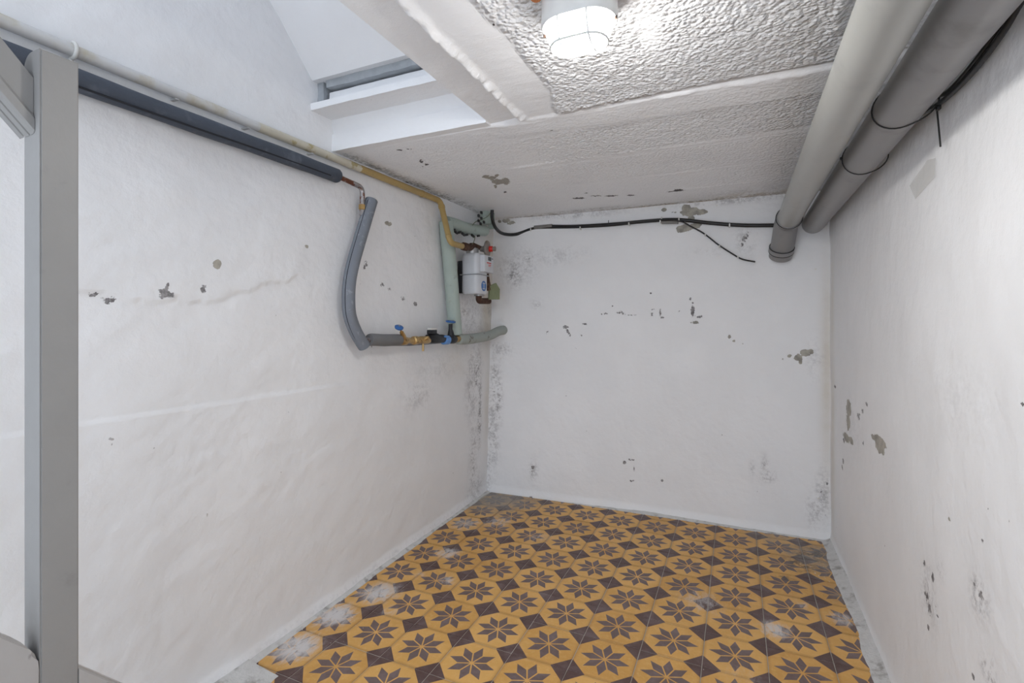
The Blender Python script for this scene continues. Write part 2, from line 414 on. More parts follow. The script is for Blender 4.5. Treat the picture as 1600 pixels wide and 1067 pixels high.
# back wall
bw = lambda x, y: (lambda p: (p.x, p.z))(onY(x, y, 3.02))
def B(x, y, wx, hy, st, rot=0): return sized(bw, x, y, wx, hy, st, rot)
def back_fn(X, Z):
    return X, YB(X)-.008*(fbm(X, Z, 3, 3, 15)-.5)-.004*(fbm(X, Z, 11, 3, 16)-.5)-.0012*(fbm(X, Z, 45, 2, 18)-.5)-.012*(1-sstep(0, .05, Z)), Z
back_peel = [B(1080, 330, 17, 8, 1.0), B(1072, 324, 9, 6, .95), B(1094, 331, 12, 6, .85), B(1080, 341, 8, 6, .8), B(1070, 355, 15, 7, .95), B(1085, 352, 12, 6, .95), B(1064, 360, 9, 5, .8), B(1037, 327, 6, 4, .8), B(793, 346, 9, 4, .8), B(801, 349, 8, 4, .75), B(783, 347, 5, 4, .6), B(1055, 331, 4, 2, .75), B(758, 347, 6, 4, .5), B(762, 340, 4, 6, .5),
             B(1258, 552, 10, 8, .85), B(1248, 559, 9, 8, .75), B(1268, 550, 5, 5, .85), B(1251, 566, 4, 5, .8), B(1234, 556, 6, 5, .65), B(1223, 562, 4, 4, .55), B(1140, 526, 5, 5, .7), B(1147, 533, 4, 3, .6), B(1087, 504, 14, 4, .56), B(1165, 537, 10, 4, .45)]
back_dark = [B(1082, 486, 4, 11, .92), B(1093, 495, 6, 3, .8), B(1078, 467, 2.5, 3, .85), B(1082, 473, 3, 2.5, .8), B(1061, 486, 2, 2, .8), B(946, 490, 5, 2, .7), B(940, 491, 2, 1.5, .8), B(968, 488, 8, 4, .66), B(974, 490, 6, 3, .62), B(985, 492, 7, 2, .6), B(1020, 484, 5, 3, .62), B(1018, 491, 3, 6, .7), B(1031, 489, 2.5, 9, .75), B(1034, 496, 5, 1.6, .85), B(957, 478, 2, 2, .8), B(1016, 458, 2.5, 2, .85), B(992, 492, 10, 2, .5),
             B(884, 511, 6, 4, .8), B(888, 519, 4, 9, .66, .6), B(914, 506, 7, 3, .6), B(909, 524, 3, 3, .6), B(856, 519, 4, 5, .5), B(891, 525, 4, 2, .6),
             B(975, 723, 3.5, 3.5, .85), B(986, 719, 8, 2.5, .68), B(990, 733, 2, 8, .58), B(987, 752, 6, 2.5, .68), B(834, 729, 3, 3, 1.0), B(833, 738, 2.5, 8, .55), B(1034, 752, 2, 2, 1.4), B(832, 776, 4, 4, .8),
             B(1163, 372, 8, 8, .62), B(1168, 366, 6, 6, .58), B(1160, 382, 6, 6, .58), B(770, 404, 4, 4, .7), B(770, 790, 10, 4, .5), B(1293, 757, 2.5, 3, .95), B(1284, 769, 3, 4, .65), B(1050, 331, 4, 2, .6)]
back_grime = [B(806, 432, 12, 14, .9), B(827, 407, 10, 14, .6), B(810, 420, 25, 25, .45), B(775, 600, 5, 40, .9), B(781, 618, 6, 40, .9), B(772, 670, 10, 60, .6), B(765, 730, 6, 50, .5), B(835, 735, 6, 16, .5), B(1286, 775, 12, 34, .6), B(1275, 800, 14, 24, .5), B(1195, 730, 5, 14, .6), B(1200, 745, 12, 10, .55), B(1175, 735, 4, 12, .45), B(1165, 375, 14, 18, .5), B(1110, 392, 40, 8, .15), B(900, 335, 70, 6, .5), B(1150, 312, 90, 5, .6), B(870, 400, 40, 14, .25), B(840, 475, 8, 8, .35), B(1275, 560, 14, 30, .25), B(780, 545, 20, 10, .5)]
back_tan = [B(785, 420, .06, .20, .75), B(800, 345, .15, .06, .7), B(900, 345, .3, .04, .6), B(1120, 320, .35, .03, .55), B(1280, 780, .08, .16, .8), B(1275, 420, .05, .08, .55), B(785, 560, .04, .1, .6), (.43, .9, .03, .5, .5), B(770, 560, .05, .2, .4), B(1240, 560, .10, .05, .25)]
grid('wall_back', -1.56, .47, -.02, ZC+.03, .005, back_fn, {
    'peel': lambda U, V: sumblobs(U, V, back_peel), 'dark': lambda U, V: sumblobs(U, V, back_dark),
    'grime': lambda U, V: sumblobs(U, V, back_grime), 'tan': lambda U, V: sumblobs(U, V, back_tan), 'soft': lambda U, V: 0*U}, M['wall'])['kind'] = 'structure'

# right wall
rw = lambda x, y: (lambda p: (p.y, p.z))(onX(x, y, XR))
def R(x, y, wx, hy, st, rot=0): return sized(rw, x, y, wx, hy, st, rot)
def right_fn(Y, Z):
    return XR-.010*(fbm(Y, Z, 2.4, 3, 25)-.5)-.005*(fbm(Y, Z, 8, 3, 26)-.5)-.0014*(fbm(Y, Z, 40, 2, 28)-.5)-.008*(1-sstep(0, .05, Z)), Y, Z
right_peel = [R(1327, 640, 5, 12, 1.0), R(1326, 660, 4, 14, .95), R(1323, 684, 6, 8, .95), R(1331, 688, 5, 7, .85), R(1374, 690, 11, 11, 1.0), R(1376, 702, 9, 9, .95), R(1366, 684, 6, 6, .8), R(1482, 811, 5, 5, .6), R(1327, 630, 4, 8, .9)]
right_dark = [R(1343, 650, 4, 9, .66), R(1349, 642, 3, 8, .62), R(1356, 632, 3, 7, .62), R(1350, 693, 2, 7, .6), R(1318, 720, 2, 7, .8), R(1316, 730, 2, 6, .8), R(1304, 604, 2, 3, .95), R(1319, 688, 2, 6, .8),
              R(1443, 880, 3, 6, .85), R(1457, 902, 3, 10, .9), R(1446, 930, 5, 12, .66), R(1450, 948, 5, 16, .7), R(1449, 980, 3, 5, .85), R(1463, 945, 3, 12, .5), R(1465, 963, 2, 2, .9),
              R(1520, 912, 5, 7, .66, .6), R(1533, 930, 6, 10, .72), R(1533, 845, 3, 6, .75), R(1522, 1058, 4, 8, .75), R(1543, 793, 2, 2, .95), R(1594, 660, 8, 4, .5), R(1596, 632, 5, 6, .7), R(1575, 812, 5, 6, .5)]
right_grime = [R(1450, 930, 12, 40, .55), R(1530, 935, 14, 28, .85), R(1528, 915, 10, 14, .8), R(1545, 1050, 12, 22, .8), R(1330, 665, 14, 40, .2), R(1500, 620, 60, 60, .10), R(1470, 890, 6, 14, .4)]
right_tan = [R(1306, 640, .10, .2, .5), R(1420, 890, .1, .12, .25), (2.98, .5, .06, .5, .4), (2.98, 1.2, .05, .3, .3)]
grid('wall_right', Y0, 3.06, -.02, ZC+.03, .007, right_fn, {
    'peel': lambda U, V: sumblobs(U, V, right_peel), 'dark': lambda U, V: sumblobs(U, V, right_dark),
    'grime': lambda U, V: sumblobs(U, V, right_grime), 'tan': lambda U, V: sumblobs(U, V, right_tan), 'soft': lambda U, V: 0*U}, M['wall'], flip=True)['kind'] = 'structure'

# ceiling slab, seen from below: trowelled margin along the opening, lumpy fields, ridges between the shutter boards
def wob(t, f, a, s): return a*(fbm(t, t*0+s, f, 3, 40+s)-.5)
def rough_mask(X, Y):
    bx = -.505+wob(Y, 5, .05, 1)
    corner = sstep(1.38, 1.55, Y)*.04
    r = sstep(-.012, .012, X-(bx-corner))                    # lumpy field right of the trowelled band
    near = 1-sstep(1.545, 1.56, Y)
    far1 = .75*sstep(1.70, 1.74, Y)*(1-sstep(2.0, 2.04, Y))*sstep(-1.0, -.5, X)
    far2 = .45*sstep(2.04, 2.08, Y)*(1-sstep(2.36, 2.42, Y))*sstep(-1.1, -.6, X)
    far3 = .45*sstep(2.40, 2.44, Y)*(1-sstep(2.7, 2.75, Y))*sstep(-.4, .1, X)
    left = .22*sstep(1.55, 1.65, Y)
    patch = 1-.8*blob(X, Y, -.20, 1.22, .035, .12)
    return np.maximum.reduce([r*near*patch, far1, far2, far3, left])*np.where(Y < 1.54, sstep(-.70, -.55, X)+.05, 1)
def ceil_z(X, Y):
    z = np.full_like(X, ZC)
    d = np.zeros_like(X)                                      # positive = hangs lower
    n = 1-sstep(1.53, 1.57, Y)
    rx = -.66+wob(Y, 7, .012, 2)
    d += n*.018*np.exp(-((X-rx)/(.009+.008*fbm(Y, X*0, 22, 3, 46)))**2)*(.45+1.1*fbm(Y, X, 38, 3, 44))      # drip ridge along the beam
    d -= n*.007*sstep(-.72, -.70, X)*(1-sstep(-.675, -.665, X))               # hollow beside it
    d += n*.004*(1-sstep(-.012, .012, X-(-.505+wob(Y, 5, .05, 1))))*sstep(-.66, -.64, X)
    d -= n*.052*np.clip((-.672-X)/.12, 0, 1)+n*.0010*np.sin((X+.79)*120+4*fbm(Y, X, 3, 2, 49))*(1-sstep(-.70, -.69, X))-n*.003*(fbm(X*6, Y, 14, 3, 50)-.5)*(1-sstep(-.68, -.66, X))
    # ridge and step across the ceiling
    y1 = 1.56+.03*(X+.6)+wob(X, 8, .015, 3)
    d += .009*np.exp(-((Y-y1)/.012)**2)*sstep(-.72, -.62, X)*(.5+fbm(X, Y, 30, 3, 47))
    y2 = 1.665+.065*(X+.7)/.9+wob(X, 5, .02, 4)
    d += .009*sstep(y1, y1+.02, Y)*(1-sstep(y2, y2+.016, Y))*sstep(-.85, -.7, X)
    d += .006*np.exp(-((Y-(2.03+wob(X, 6, .02, 5)))/.013)**2)*sstep(-1.05, -.85, X)*(1-sstep(-.05, .25, X))
    d += .004*sstep(2.03, 2.05, Y)*(1-sstep(2.10, 2.3, Y))*sstep(-1.05, -.85, X)
    d += .004*np.exp(-((Y-(2.40-.04*(X))+wob(X, 6, .02, 6))/.012)**2)*sstep(-.5, -.2, X)
    d += .004*np.exp(-((Y-(2.72+wob(X, 6, .02, 7)))/.012)**2)*sstep(-.5, -.1, X)
    d += .006*np.exp(-((X-(.21+wob(Y, 9, .03, 8)))/.014)**2)*(1-sstep(1.38, 1.44, Y))
    r = rough_mask(X, Y)
    d += r*(.0050*(fbm(X, Y, 62, 2, 60)-.5)+.004*(fbm(X, Y, 16, 2, 62)-.5))
    d += .004*(fbm(X, Y, 5, 3, 64)-.5)+.0012*(fbm(X, Y, 60, 2, 66)-.5)
    return z-d
cz = lambda x, y: (lambda p: (p.x, p.y))(onZ(x, y, ZC))
def K(x, y, wx, hy, st, rot=0):
    u, v = cz(x, y); a = cz(x+wx, y); b = cz(x, y+hy)
    return (u, v, max(.004, math.hypot(a[0]-u, a[1]-v)), max(.004, math.hypot(b[0]-u, b[1]-v)), st, math.atan2(a[1]-v, a[0]-u))
c_peel = [K(760, 276, 9, 4, .8), K(768, 278, 10, 4, .85), K(779, 284, 13, 5, .95), K(790, 283, 9, 6, .9), K(776, 274, 6, 4, .7), K(774, 291, 4, 4, .7)]
c_dark = [K(624, 235, 9, 2, .66), K(640, 233, 10, 2, .56), K(658, 252, 5, 4, .7), K(667, 257, 7, 3, .7), K(660, 260, 3, 2, .7), K(682, 237, 4, 2, .6), K(905, 310, 16, 2.2, .72), K(930, 306, 14, 2, .62), K(955, 306, 14, 2, .72), K(985, 305, 10, 2, .72), K(1060, 297, 12, 2.4, .85), K(1048, 299, 8, 2, .75), K(916, 302, 6, 1.5, .6),
          K(789, 300, 4, 2, .8), K(667, 89, 2.5, 2.5, .95), K(778, 178, 3, 3, .8), K(633, 285, 7, 2, .85), K(862, 201, 3, 2, .9), K(771, 37, 3, 3, .9), K(760, 25, 3, 2, .8)]
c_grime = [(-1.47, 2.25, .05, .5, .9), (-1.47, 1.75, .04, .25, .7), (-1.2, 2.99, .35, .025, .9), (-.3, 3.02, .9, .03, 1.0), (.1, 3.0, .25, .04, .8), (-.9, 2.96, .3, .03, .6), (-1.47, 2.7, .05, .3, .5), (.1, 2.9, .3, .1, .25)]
c_tan = [(-.2, 3.03, 1.2, .03, .7), (.1, 2.98, .2, .05, .7), (-1.3, 2.98, .2, .05, .4)]
hole_wob = lambda Y: .006*(fbm(Y, Y*0, 60, 3, 71)-.5)
grid('ceiling', -1.51, .47, Y0, 3.06, .005, lambda X, Y: (X, Y, ceil_z(X, Y)), {
    'rough': rough_mask, 'peel': lambda U, V: sumblobs(U, V, c_peel), 'dark': lambda U, V: sumblobs(U, V, c_dark),
    'grime': lambda U, V: sumblobs(U, V, c_grime), 'tan': lambda U, V: sumblobs(U, V, c_tan)}, M['ceil'], flip=True,
    keep=lambda X, Y: (X > HX+hole_wob(Y)) | (Y > HY))['kind'] = 'structure'

# stair opening: edges of the slab, the ledges at its far end and the sloping soffit of the flight above
def structure(name, bm, mat, bev=0):
    o = child(name, bm, mat, None); o['kind'] = 'structure'; return o
def wavy_prism(poly, x0, x1, n=60, amp=.0009, seed=0):
    # a prism along X whose outline wanders a little, like plaster over rough edges
    bm = bmesh.new(); rows = []; rng = np.random.RandomState(seed)
    ph = rng.rand(len(poly), 6)*6.28
    for i in range(n+1):
        x = x0+(x1-x0)*i/n
        rows.append([bm.verts.new((x, p[0]+amp*sum(math.sin(x*f+ph[k][j]) for j, f in enumerate((9, 23, 51)))*.4,
                                   p[1]+amp*sum(math.sin(x*f+ph[k][j+3]) for j, f in enumerate((11, 27, 57)))*.4)) for k, p in enumerate(poly)])
    m = len(poly)
    for i in range(n):
        for k in range(m): bm.faces.new((rows[i][k], rows[i][(k+1) % m], rows[i+1][(k+1) % m], rows[i+1][k]))
    bm.faces.new(rows[0][::-1]); bm.faces.new(rows[-1]); return bm
M['white'] = mat_wall('painted_ledge', (.88, .88, .89))
structure('trim_1', wavy_prism([(HY-.004, ZC-.001), (HY-.002, 1.898), (HY+.20, 1.898), (HY+.20, ZC+.008)], -1.53, HX+.002, seed=1), M['white'])
structure('trim_2', wavy_prism([(HY+.006, 1.899), (HY-.006, 1.962), (HY+.2, 1.962), (HY+.2, 1.899)], -1.53, HX+.05, seed=2), M['white'])
structure('trim_3', wavy_prism([(1.418, 1.953), (1.418, 1.979), (1.60, 1.985), (1.60, 1.956)], -1.53, HX+.05, seed=3), M['white'])
structure('trim_4', wavy_prism([(1.468, 1.98), (1.472, 2.034), (1.62, 2.034), (1.62, 1.98)], -1.45, HX+.05, seed=4), M['white'])
structure('trim_5', wavy_prism([(1.450, 2.043), (1.448, 2.074), (1.62, 2.074), (1.62, 2.043)], -1.445, HX+.05, seed=5, amp=.002), M['board'])
structure('trim_6', box_bm((-1.52, 1.452, 1.975), (-1.462, 1.62, 2.072), .003), M['board'])
bm = bmesh.new(); add_prism(bm, [(-1.56, 1.425, 2.070), (-1.56, .02, 3.48), (-1.56, .10, 3.56), (-1.56, 1.63, 2.16), (-1.56, 1.63, 2.076)], (1.2, 0, 0))
structure('trim_7', bm, M['white'])
bm = bmesh.new(); add_box(bm, (HX+.002, Y0, ZC+.006), (HX+.16, HY+.05, 2.02))
structure('trim_8', bm, M['white'])
structure('wall_shaft', box_bm((HX+.05, Y0, 2.0), (HX+.13, 1.62, 3.4)), M['white'])

# ------------------------------------------------------------------ floor and its tiles
bm = bmesh.new(); add_box(bm, (-1.62, Y0, -.08), (.52, 3.12, -.0022))
floor = child('floor', bm, M['grout'], None, smooth=False); floor['kind'] = 'structure'
TS, TX0, TY0 = .2, -1.3047, 2.750
def tile_mesh(x0, x1, y0, y1):
    g = .0012; bm = bmesh.new(); e = .0012
    lo = (x0+g, y0+g); hi = (x1-g, y1-g)
    b = [bm.verts.new((x, y, -.012)) for x, y in ((lo[0], lo[1]), (hi[0], lo[1]), (hi[0], hi[1]), (lo[0], hi[1]))]
    m_ = [bm.verts.new((x, y, -e)) for x, y in ((lo[0], lo[1]), (hi[0], lo[1]), (hi[0], hi[1]), (lo[0], hi[1]))]
    t = [bm.verts.new((x, y, 0)) for x, y in ((lo[0]+e, lo[1]+e), (hi[0]-e, lo[1]+e), (hi[0]-e, hi[1]-e), (lo[0]+e, hi[1]-e))]
    bm.faces.new(t)
    for i in range(4):
        j = (i+1) % 4; bm.faces.new((b[i], b[j], m_[j], m_[i])); bm.faces.new((m_[i], m_[j], t[j], t[i]))
    me = bpy.data.meshes.new('tile'); bm.to_mesh(me); bm.free(); me.materials.append(M['tile']); return me
full = tile_mesh(-.1, .1, -.1, .1); cache = {}
for i in range(-1, 9):
    for j in range(-2, 13):
        cx = TX0+TS*(i-.0)+.1; cy = TY0-TS*j-.1     # tile between corner i and i+1, rows towards the viewer
        x0, x1, y0, y1 = -.1, .1, -.1, .1
        if cx+x1 > XR+.01: x1 = XR+.01-cx
        if cy+y1 > 3.05: y1 = 3.05-cy
        if cx+x0 < -1.54: x0 = -1.54-cx
        if x1-x0 < .02 or y1-y0 < .02: continue
        key = (round(x0, 3), round(x1, 3), round(y0, 3), round(y1, 3))
        if key == (-.1, .1, -.1, .1): me = full
        else:
            if key not in cache: cache[key] = tile_mesh(x0, x1, y0, y1)
            me = cache[key]
        o = bpy.data.objects.new('tile', me); C.objects.link(o); o.parent = floor
        o.location = (cx, cy, random.uniform(-.0006, .0006)); o.rotation_euler = (random.uniform(-.002, .002), random.uniform(-.002, .002), random.uniform(-.002, .002))
# mortar fillets where the walls meet the floor
def fillet(name, a, b, nrm, wdt, seed, h=.022):
    a, b = Vector(a), Vector(b); n = Vector(nrm); ln = (b-a).length
    def fn(U, V):
        wl = wdt*(.75+.55*fbm(U, U*0, 7, 4, seed))
        px = a.x+(b.x-a.x)*U/ln+n.x*V*wl; py = a.y+(b.y-a.y)*U/ln+n.y*V*wl
        z = h*(1-V)**1.6+.0014-.004*sstep(.9, 1, V)+.003*(fbm(U, V*.05, 40, 3, seed+3)-.5)*(1-V)
        return px, py, z
    me = None
    nu = int(ln/.008); nv = 8
    U, V = np.meshgrid(np.linspace(0, ln, nu), np.linspace(0, 1, nv), indexing='ij'); X, Y, Z = fn(U, V)
    bm = bmesh.new(); vs = [[bm.verts.new((X[i, j], Y[i, j], Z[i, j])) for j in range(nv)] for i in range(nu)]
    for i in range(nu-1):
        for j in range(nv-1): bm.faces.new((vs[i][j], vs[i+1][j], vs[i+1][j+1], vs[i][j+1]))
    o = child(name, bm, M['mortar'], None); o['kind'] = 'structure'
    for p in o.data.polygons:
        if p.normal.z < 0: o.data.flip_normals(); break
fillet('baseboard_right', (XR+.004, 3.04, 0), (XR+.004, Y0, 0), (-1, 0, 0), .052, 81)
fillet('baseboard_back', (-1.56, 3.025, 0), (.45, 3.045, 0), (0, -1, 0), .034, 83, .016)
fillet('baseboard_left', (-1.552, 3.03, 0), (-1.487, 1.12, 0), (1, 0, 0), .034, 85, .016)
fillet('baseboard_stair', (-1.487, 1.14, 0), (-1.487, Y0, 0), (1, 0, 0), .16, 87, .016)

# ------------------------------------------------------------------ the two grey drain pipes along the right wall
def drain_pipe(name, x3, x0, z, r, yend, label, mat):
    ax = lambda Y: Vector((x0+(x3-x0)*(Y-.8)/2.2, Y, z))
    t = thing(name, label, 'pipe', ax(yend), 'grey drain pipes under the ceiling')
    child('barrel', tube_bm([ax(yend), ax(2), ax(1), ax(-.85)], r, 40), mat, t)
    return t, ax
t1, ax1 = drain_pipe('drain_pipe', .24, .233, 1.66, .0525, 2.86, 'thick light grey plastic drain pipe ending in a collared bend, nearer the lamp', M['pvc'])
t2, ax2 = drain_pipe('drain_pipe', .366, .358, 1.657, .0525, 3.02, 'thick dark grey plastic drain pipe between the lighter pipe and the right wall', M['pvc_dark'])
# bend with its two rubber-ringed collars turning down into the back wall
e0 = ax1(2.80); e1 = ax1(2.895); e2 = Vector((.224, 2.965, 1.565)); e3 = Vector((.2155, 3.03, 1.495))
bend = smooth_path([e0, ax1(2.85), Vector((.233, 2.905, 1.645)), e2, e3], 6)
child('bend', tube_bm(bend, .0565, 36), M['pvc_dark'], t1)
def collar(c, ax, r, parent, w=.010):
    ax = Vector(ax).normalized(); bm = bmesh.new()
    add_tube(bm, [c-ax*w, c-ax*w*.7, c+ax*w*.7, c+ax*w], r, 36, True, [r-.003, r, r, r-.003])
    o = child('collar', bm, M['pvc_dark'], parent)
    bm = bmesh.new(); add_torus(bm, c-ax*w, ax, r-.0015, .0022, 40, 8); add_torus(bm, c+ax*w, ax, r-.0015, .0016, 40, 8)
    child('seal_ring', bm, M['rubber'], o); return o
collar(ax1(2.835), (0, 1, -.15), .0605, t1)
collar(Vector((.2175, 2.995, 1.528)), e3-e2, .0605, t1, .014)

# black cable pair pinned between pipe and wall, and the ties round the darker pipe
def cable(name, pts, r, label, group=None, mat='cable', n=6):
    o = child(name, tube_bm(smooth_path(pts, n), r, 12), M[mat], None); tag(o, label, 'cable', group); return o
cable('cable', [(.418, -.85, 1.70), (.42, .5, 1.69), (.425, 1.0, 1.672), (.427, 1.16, 1.642), (.429, 1.30, 1.632), (.4275, 1.45, 1.640), (.4285, 1.60, 1.668), (.429, 1.9, 1.70), (.428, 2.5, 1.71), (.428, 3.02, 1.71)], .0058,
      'black cable sagging lowest beside the dark drain pipe on the right wall')
cable('cable', [(.424, -.85, 1.715), (.425, .5, 1.71), (.428, .9, 1.705), (.429, 1.10, 1.672), (.427, 1.24, 1.648), (.430, 1.40, 1.648), (.429, 1.52, 1.672), (.430, 1.9, 1.715), (.430, 2.5, 1.725), (.430, 3.02, 1.725)], .005,
      'thinner black cable hanging just above its twin beside the dark drain pipe')
def tie(yc, label, tail=False, tilt=.0):
    c = ax2(yc); t = thing('cable_tie', label, 'cable tie', c, 'black cable ties round the darker drain pipe')
    pts = []
    for k in range(33):
        a = 2*PI*k/32; rr = .0540
        sx = math.cos(a); px = rr*sx; pz = rr*math.sin(a)
        if sx > .3: px += .014*(sx-.3)/.7
        pts.append(c+Vector((px, tilt*sx, pz)))
    child('strap', tube_bm(pts, .0017, 8, False), M['rubber'], t)
    if tail:
        h = c+Vector((.066, tilt, -.026))
        hd = child('head', box_bm(h-Vector((.004, .006, .0045)), h+Vector((.004, .006, .0045)), .0012), M['rubber'], t)
        child('tail', tube_bm(smooth_path([h, h+Vector((0, .008, -.004)), h+Vector((.001, .004, -.035)), h+Vector((.002, -.006, -.092))], 6), .0019, 8), M['rubber'], t)
    else:
        h = c+Vector((-.0545, 0, .004)); child('head', box_bm(h-Vector((.005, .005, .004)), h+Vector((.002, .005, .004)), .001), M['rubber'], t)
tie(1.475, 'black cable tie with a long hanging tail, nearer one round the dark drain pipe', True, -.02)
tie(1.885, 'black cable tie without a tail, farther one round the dark drain pipe')
# strip of clear tape on the right wall
q = [onX(1449, 250, XR-.0065), onX(1461, 247, XR-.0065), onX(1460, 277, XR-.0065), onX(1430, 311, XR-.0065), onX(1421, 290, XR-.0065)]
bm = bmesh.new(); add_prism(bm, q, (.0008, 0, 0))
tag(child('tape_strip', bm, M['tape'], None, False), 'slanting strip of old clear tape stuck on the right wall under the pipes', 'tape')

# ------------------------------------------------------------------ cable along the back wall
def bk(x, y, d=.012): return onY(x, y, 3.02-d)
pts = [onY(769, 328, 2.69), onY(769.3, 342, 2.70), onY(774.5, 356, 2.76), onY(786, 365, 2.88), bk(806, 366, .03), bk(830, 358), bk(850, 355), bk(900, 354), bk(950, 351.5), bk(1000, 346.5), bk(1040, 343.5), bk(1070, 344), bk(1110, 348.5), bk(1160, 352), bk(1215, 352)]
main = thing('power_cable', 'thick black cable running along the back wall under the ceiling', 'cable', pts[6])
child('sheath', tube_bm(smooth_path(pts, 6), .0105, 14), M['cable'], main)
def sleeve(x0, y0, x1, y1, r, mat):
    child('sleeve', tube_bm([bk(x0, y0), bk(x1, y1)], r, 14), M[mat], main)
sleeve(835, 355.5, 863, 353, .013, 'sleeve'); sleeve(1034, 347.5, 1060, 347, .010, 'sleeve')
for (x, y) in [(830, 359), (907, 356.5), (983, 350), (1032, 345.5), (1034, 341.5), (1061, 343), (1140, 352)]:
    c = bk(x, y, .012); o = child('clip', box_bm(c-Vector((.004, .012, .011)), c+Vector((.004, .011, .009)), .002), M['clip'], main)
c = bk(951, 350); child('tie', tube_bm([c+Vector((0, 0, -.012)), c+Vector((.001, -.012, 0)), c+Vector((0, -.002, .022))], .0018, 8), M['rubber'], main)
c = bk(1059, 345); child('tie', tube_bm([c+Vector((0, 0, .018)), c+Vector((.001, -.012, 0)), c+Vector((0, -.004, -.018))], .0018, 8), M['rubber'], main)
th = thing('thin_cable', 'thin black cable leaving the thick one and drooping on the back wall', 'cable', bk(1130, 386))
child('sheath', tube_bm(smooth_path([bk(860, 352, .02), bk(900, 352, .02), bk(960, 348.5, .02), bk(1030, 343, .022), bk(1062, 345.5, .022), bk(1080, 354, .014), bk(1100, 365, .008), bk(1122, 382, .008), bk(1145, 397, .009), bk(1160, 405, .012), bk(1180, 409, .02)], 6), .0042, 10), M['cable'], th)
for (x, y) in [(1070, 348), (1102, 367), (1124, 385), (1153, 402)]:
    c = bk(x, y, .008); child('clip', box_bm(c-Vector((.004, .008, .006)), c+Vector((.004, .008, .006)), .0015), M['clip'], th)

# ------------------------------------------------------------------ gas pipe high on the left wall
GX = -1.466
def gp(Y, z=1.794, x=GX): return Vector((x, Y, z))
gas = thing('gas_pipe', 'long gas pipe high on the left wall, painted white then bare yellow', 'pipe', gp(1.5))
child('painted_run', tube_bm([gp(Y0), gp(0, 1.797), gp(.8, 1.792), gp(1.17, 1.793)], .0150, 20), M['gaswhite'], gas)
child('cream_run', tube_bm([gp(1.165, 1.793), gp(1.5, 1.794), gp(1.66, 1.795)], .0155, 20), M['gascream'], gas)['label'] = 'cream painted stretch flecked with yellow'
a = gp(2.235, 1.796)
yel_end = [gp(1.655, 1.795), gp(2.0, 1.796), a, Vector((-1.44, 2.275, 1.795)), Vector((-1.385, 2.262, 1.72)), Vector((-1.352, 2.235, 1.575)), Vector((-1.350, 2.245, 1.535)), Vector((-1.352, 2.335, 1.543))]
child('yellow_run', tube_bm(round_corners([gp(1.655, 1.795), gp(2.0, 1.796), Vector((-1.462, 2.285, 1.797)), Vector((-1.375, 2.245, 1.557)), Vector((-1.372, 2.375, 1.557))], .035, 8), .0155, 20), M['gasyellow'], gas)['label'] = 'bare mustard yellow stretch with its two elbows'
def band(p, d, r, w, parent, name, mat):
    d = Vector(d).normalized(); child(name, tube_bm([p-d*w, p-d*w*.6, p+d*w*.6, p+d*w], r, 20, True, [r-.0015, r, r, r-.0015]), mat, parent)
band(gp(2.12, 1.7965), (0, 1, 0), .0178, .012, gas, 'coupling', M['gasyellow'])
band(Vector((-1.449, 2.279, 1.762)), (.087, -.04, -.24), .0182, .010, gas, 'coupling', M['gasyellow'])
band(Vector((-1.388, 2.251, 1.594)), (.087, -.04, -.24), .0172, .007, gas, 'coupling', M['gasyellow'])
band(gp(1.60, 1.7948), (0, 1, 0), .0170, .006, gas, 'coupling', M['gascream'])
hk = [onX(121, 100, -1.478)]
c = gp(.655, 1.7925); hook = []
for k in range(20):
    t = k/19; a_ = math.radians(-115+t*250)
    hook.append(c+Vector((math.cos(a_)*.0185, 0, math.sin(a_)*.0185)))
hook = [c+Vector((-.028, .0, -.038)), c+Vector((-.004, .0, -.030))]+hook
child('pipe_hook', tube_bm(hook, .0046, 10), M['clip'], gas)
for Y in (.90, 1.13, 1.40):
    c = gp(Y, 1.793); child('bracket', box_bm(c+Vector((-.035, -.006, -.019)), c+Vector((.003, .006, -.013)), .0015), M['gaswhite'], gas)

# ------------------------------------------------------------------ insulated water pipe and hose on the left wall
water = thing('water_pipe', 'water pipe in dark blue foam on the left wall with bare copper end', 'pipe', (-1.452, 1.0, 1.72))
blue = [Vector((-1.453, Y0, 1.722)), Vector((-1.452, .4, 1.722)), Vector((-1.452, 1.0, 1.7195)), Vector((-1.452, 1.55, 1.722))]
bm = bmesh.new(); rad = .0275
bp = [Vector((-1.453, y, 1.7205+.0015*math.sin(y*6))) for y in np.linspace(Y0, 1.512, 40)]+[Vector((-1.453, 1.519, 1.7210)), Vector((-1.453, 1.522, 1.7210))]
rr = [rad+.0008*math.sin(i*1.3) for i in range(40)]+[rad-.003, rad-.009]
add_tube(bm, bp, rad, 24, True, rr)
fo = child('foam_sleeve', bm, M['bluefoam'], water)
child('slit', tube_bm([Vector((-1.453+rad*.74, y, 1.7205+.0015*math.sin(y*6)-rad*(.68+.14*math.sin(y*3.1)))) for y in np.linspace(.5, 1.46, 24)], .0030, 8), M['slit'], water)
cop = [Vector((-1.450, 1.50, 1.720)), Vector((-1.448, 1.60, 1.713)), Vector((-1.447, 1.655, 1.708)), Vector((-1.446, 1.652, 1.630))]
cc = round_corners(cop, .035, 8)
child('copper_tube', tube_bm(cc[:5], .0095, 16), M['copper'], water)
child('elbow', tube_bm(cc[4:], .0105, 16), M['solder'], water)
c = Vector((-1.446, 1.652, 1.625))
child('compression_nut', tube_bm([c+Vector((0, 0, .012)), c+Vector((0, 0, .010)), c-Vector((0, 0, .010)), c-Vector((0, 0, .012))], .014, 6, True, [.012, .0145, .0145, .012]), M['brass'], water)
c = c-Vector((0, 0, .024))
child('compression_nut', tube_bm([c+Vector((0, 0, .012)), c-Vector((0, 0, .010))], .012, 6), M['solder'], water)
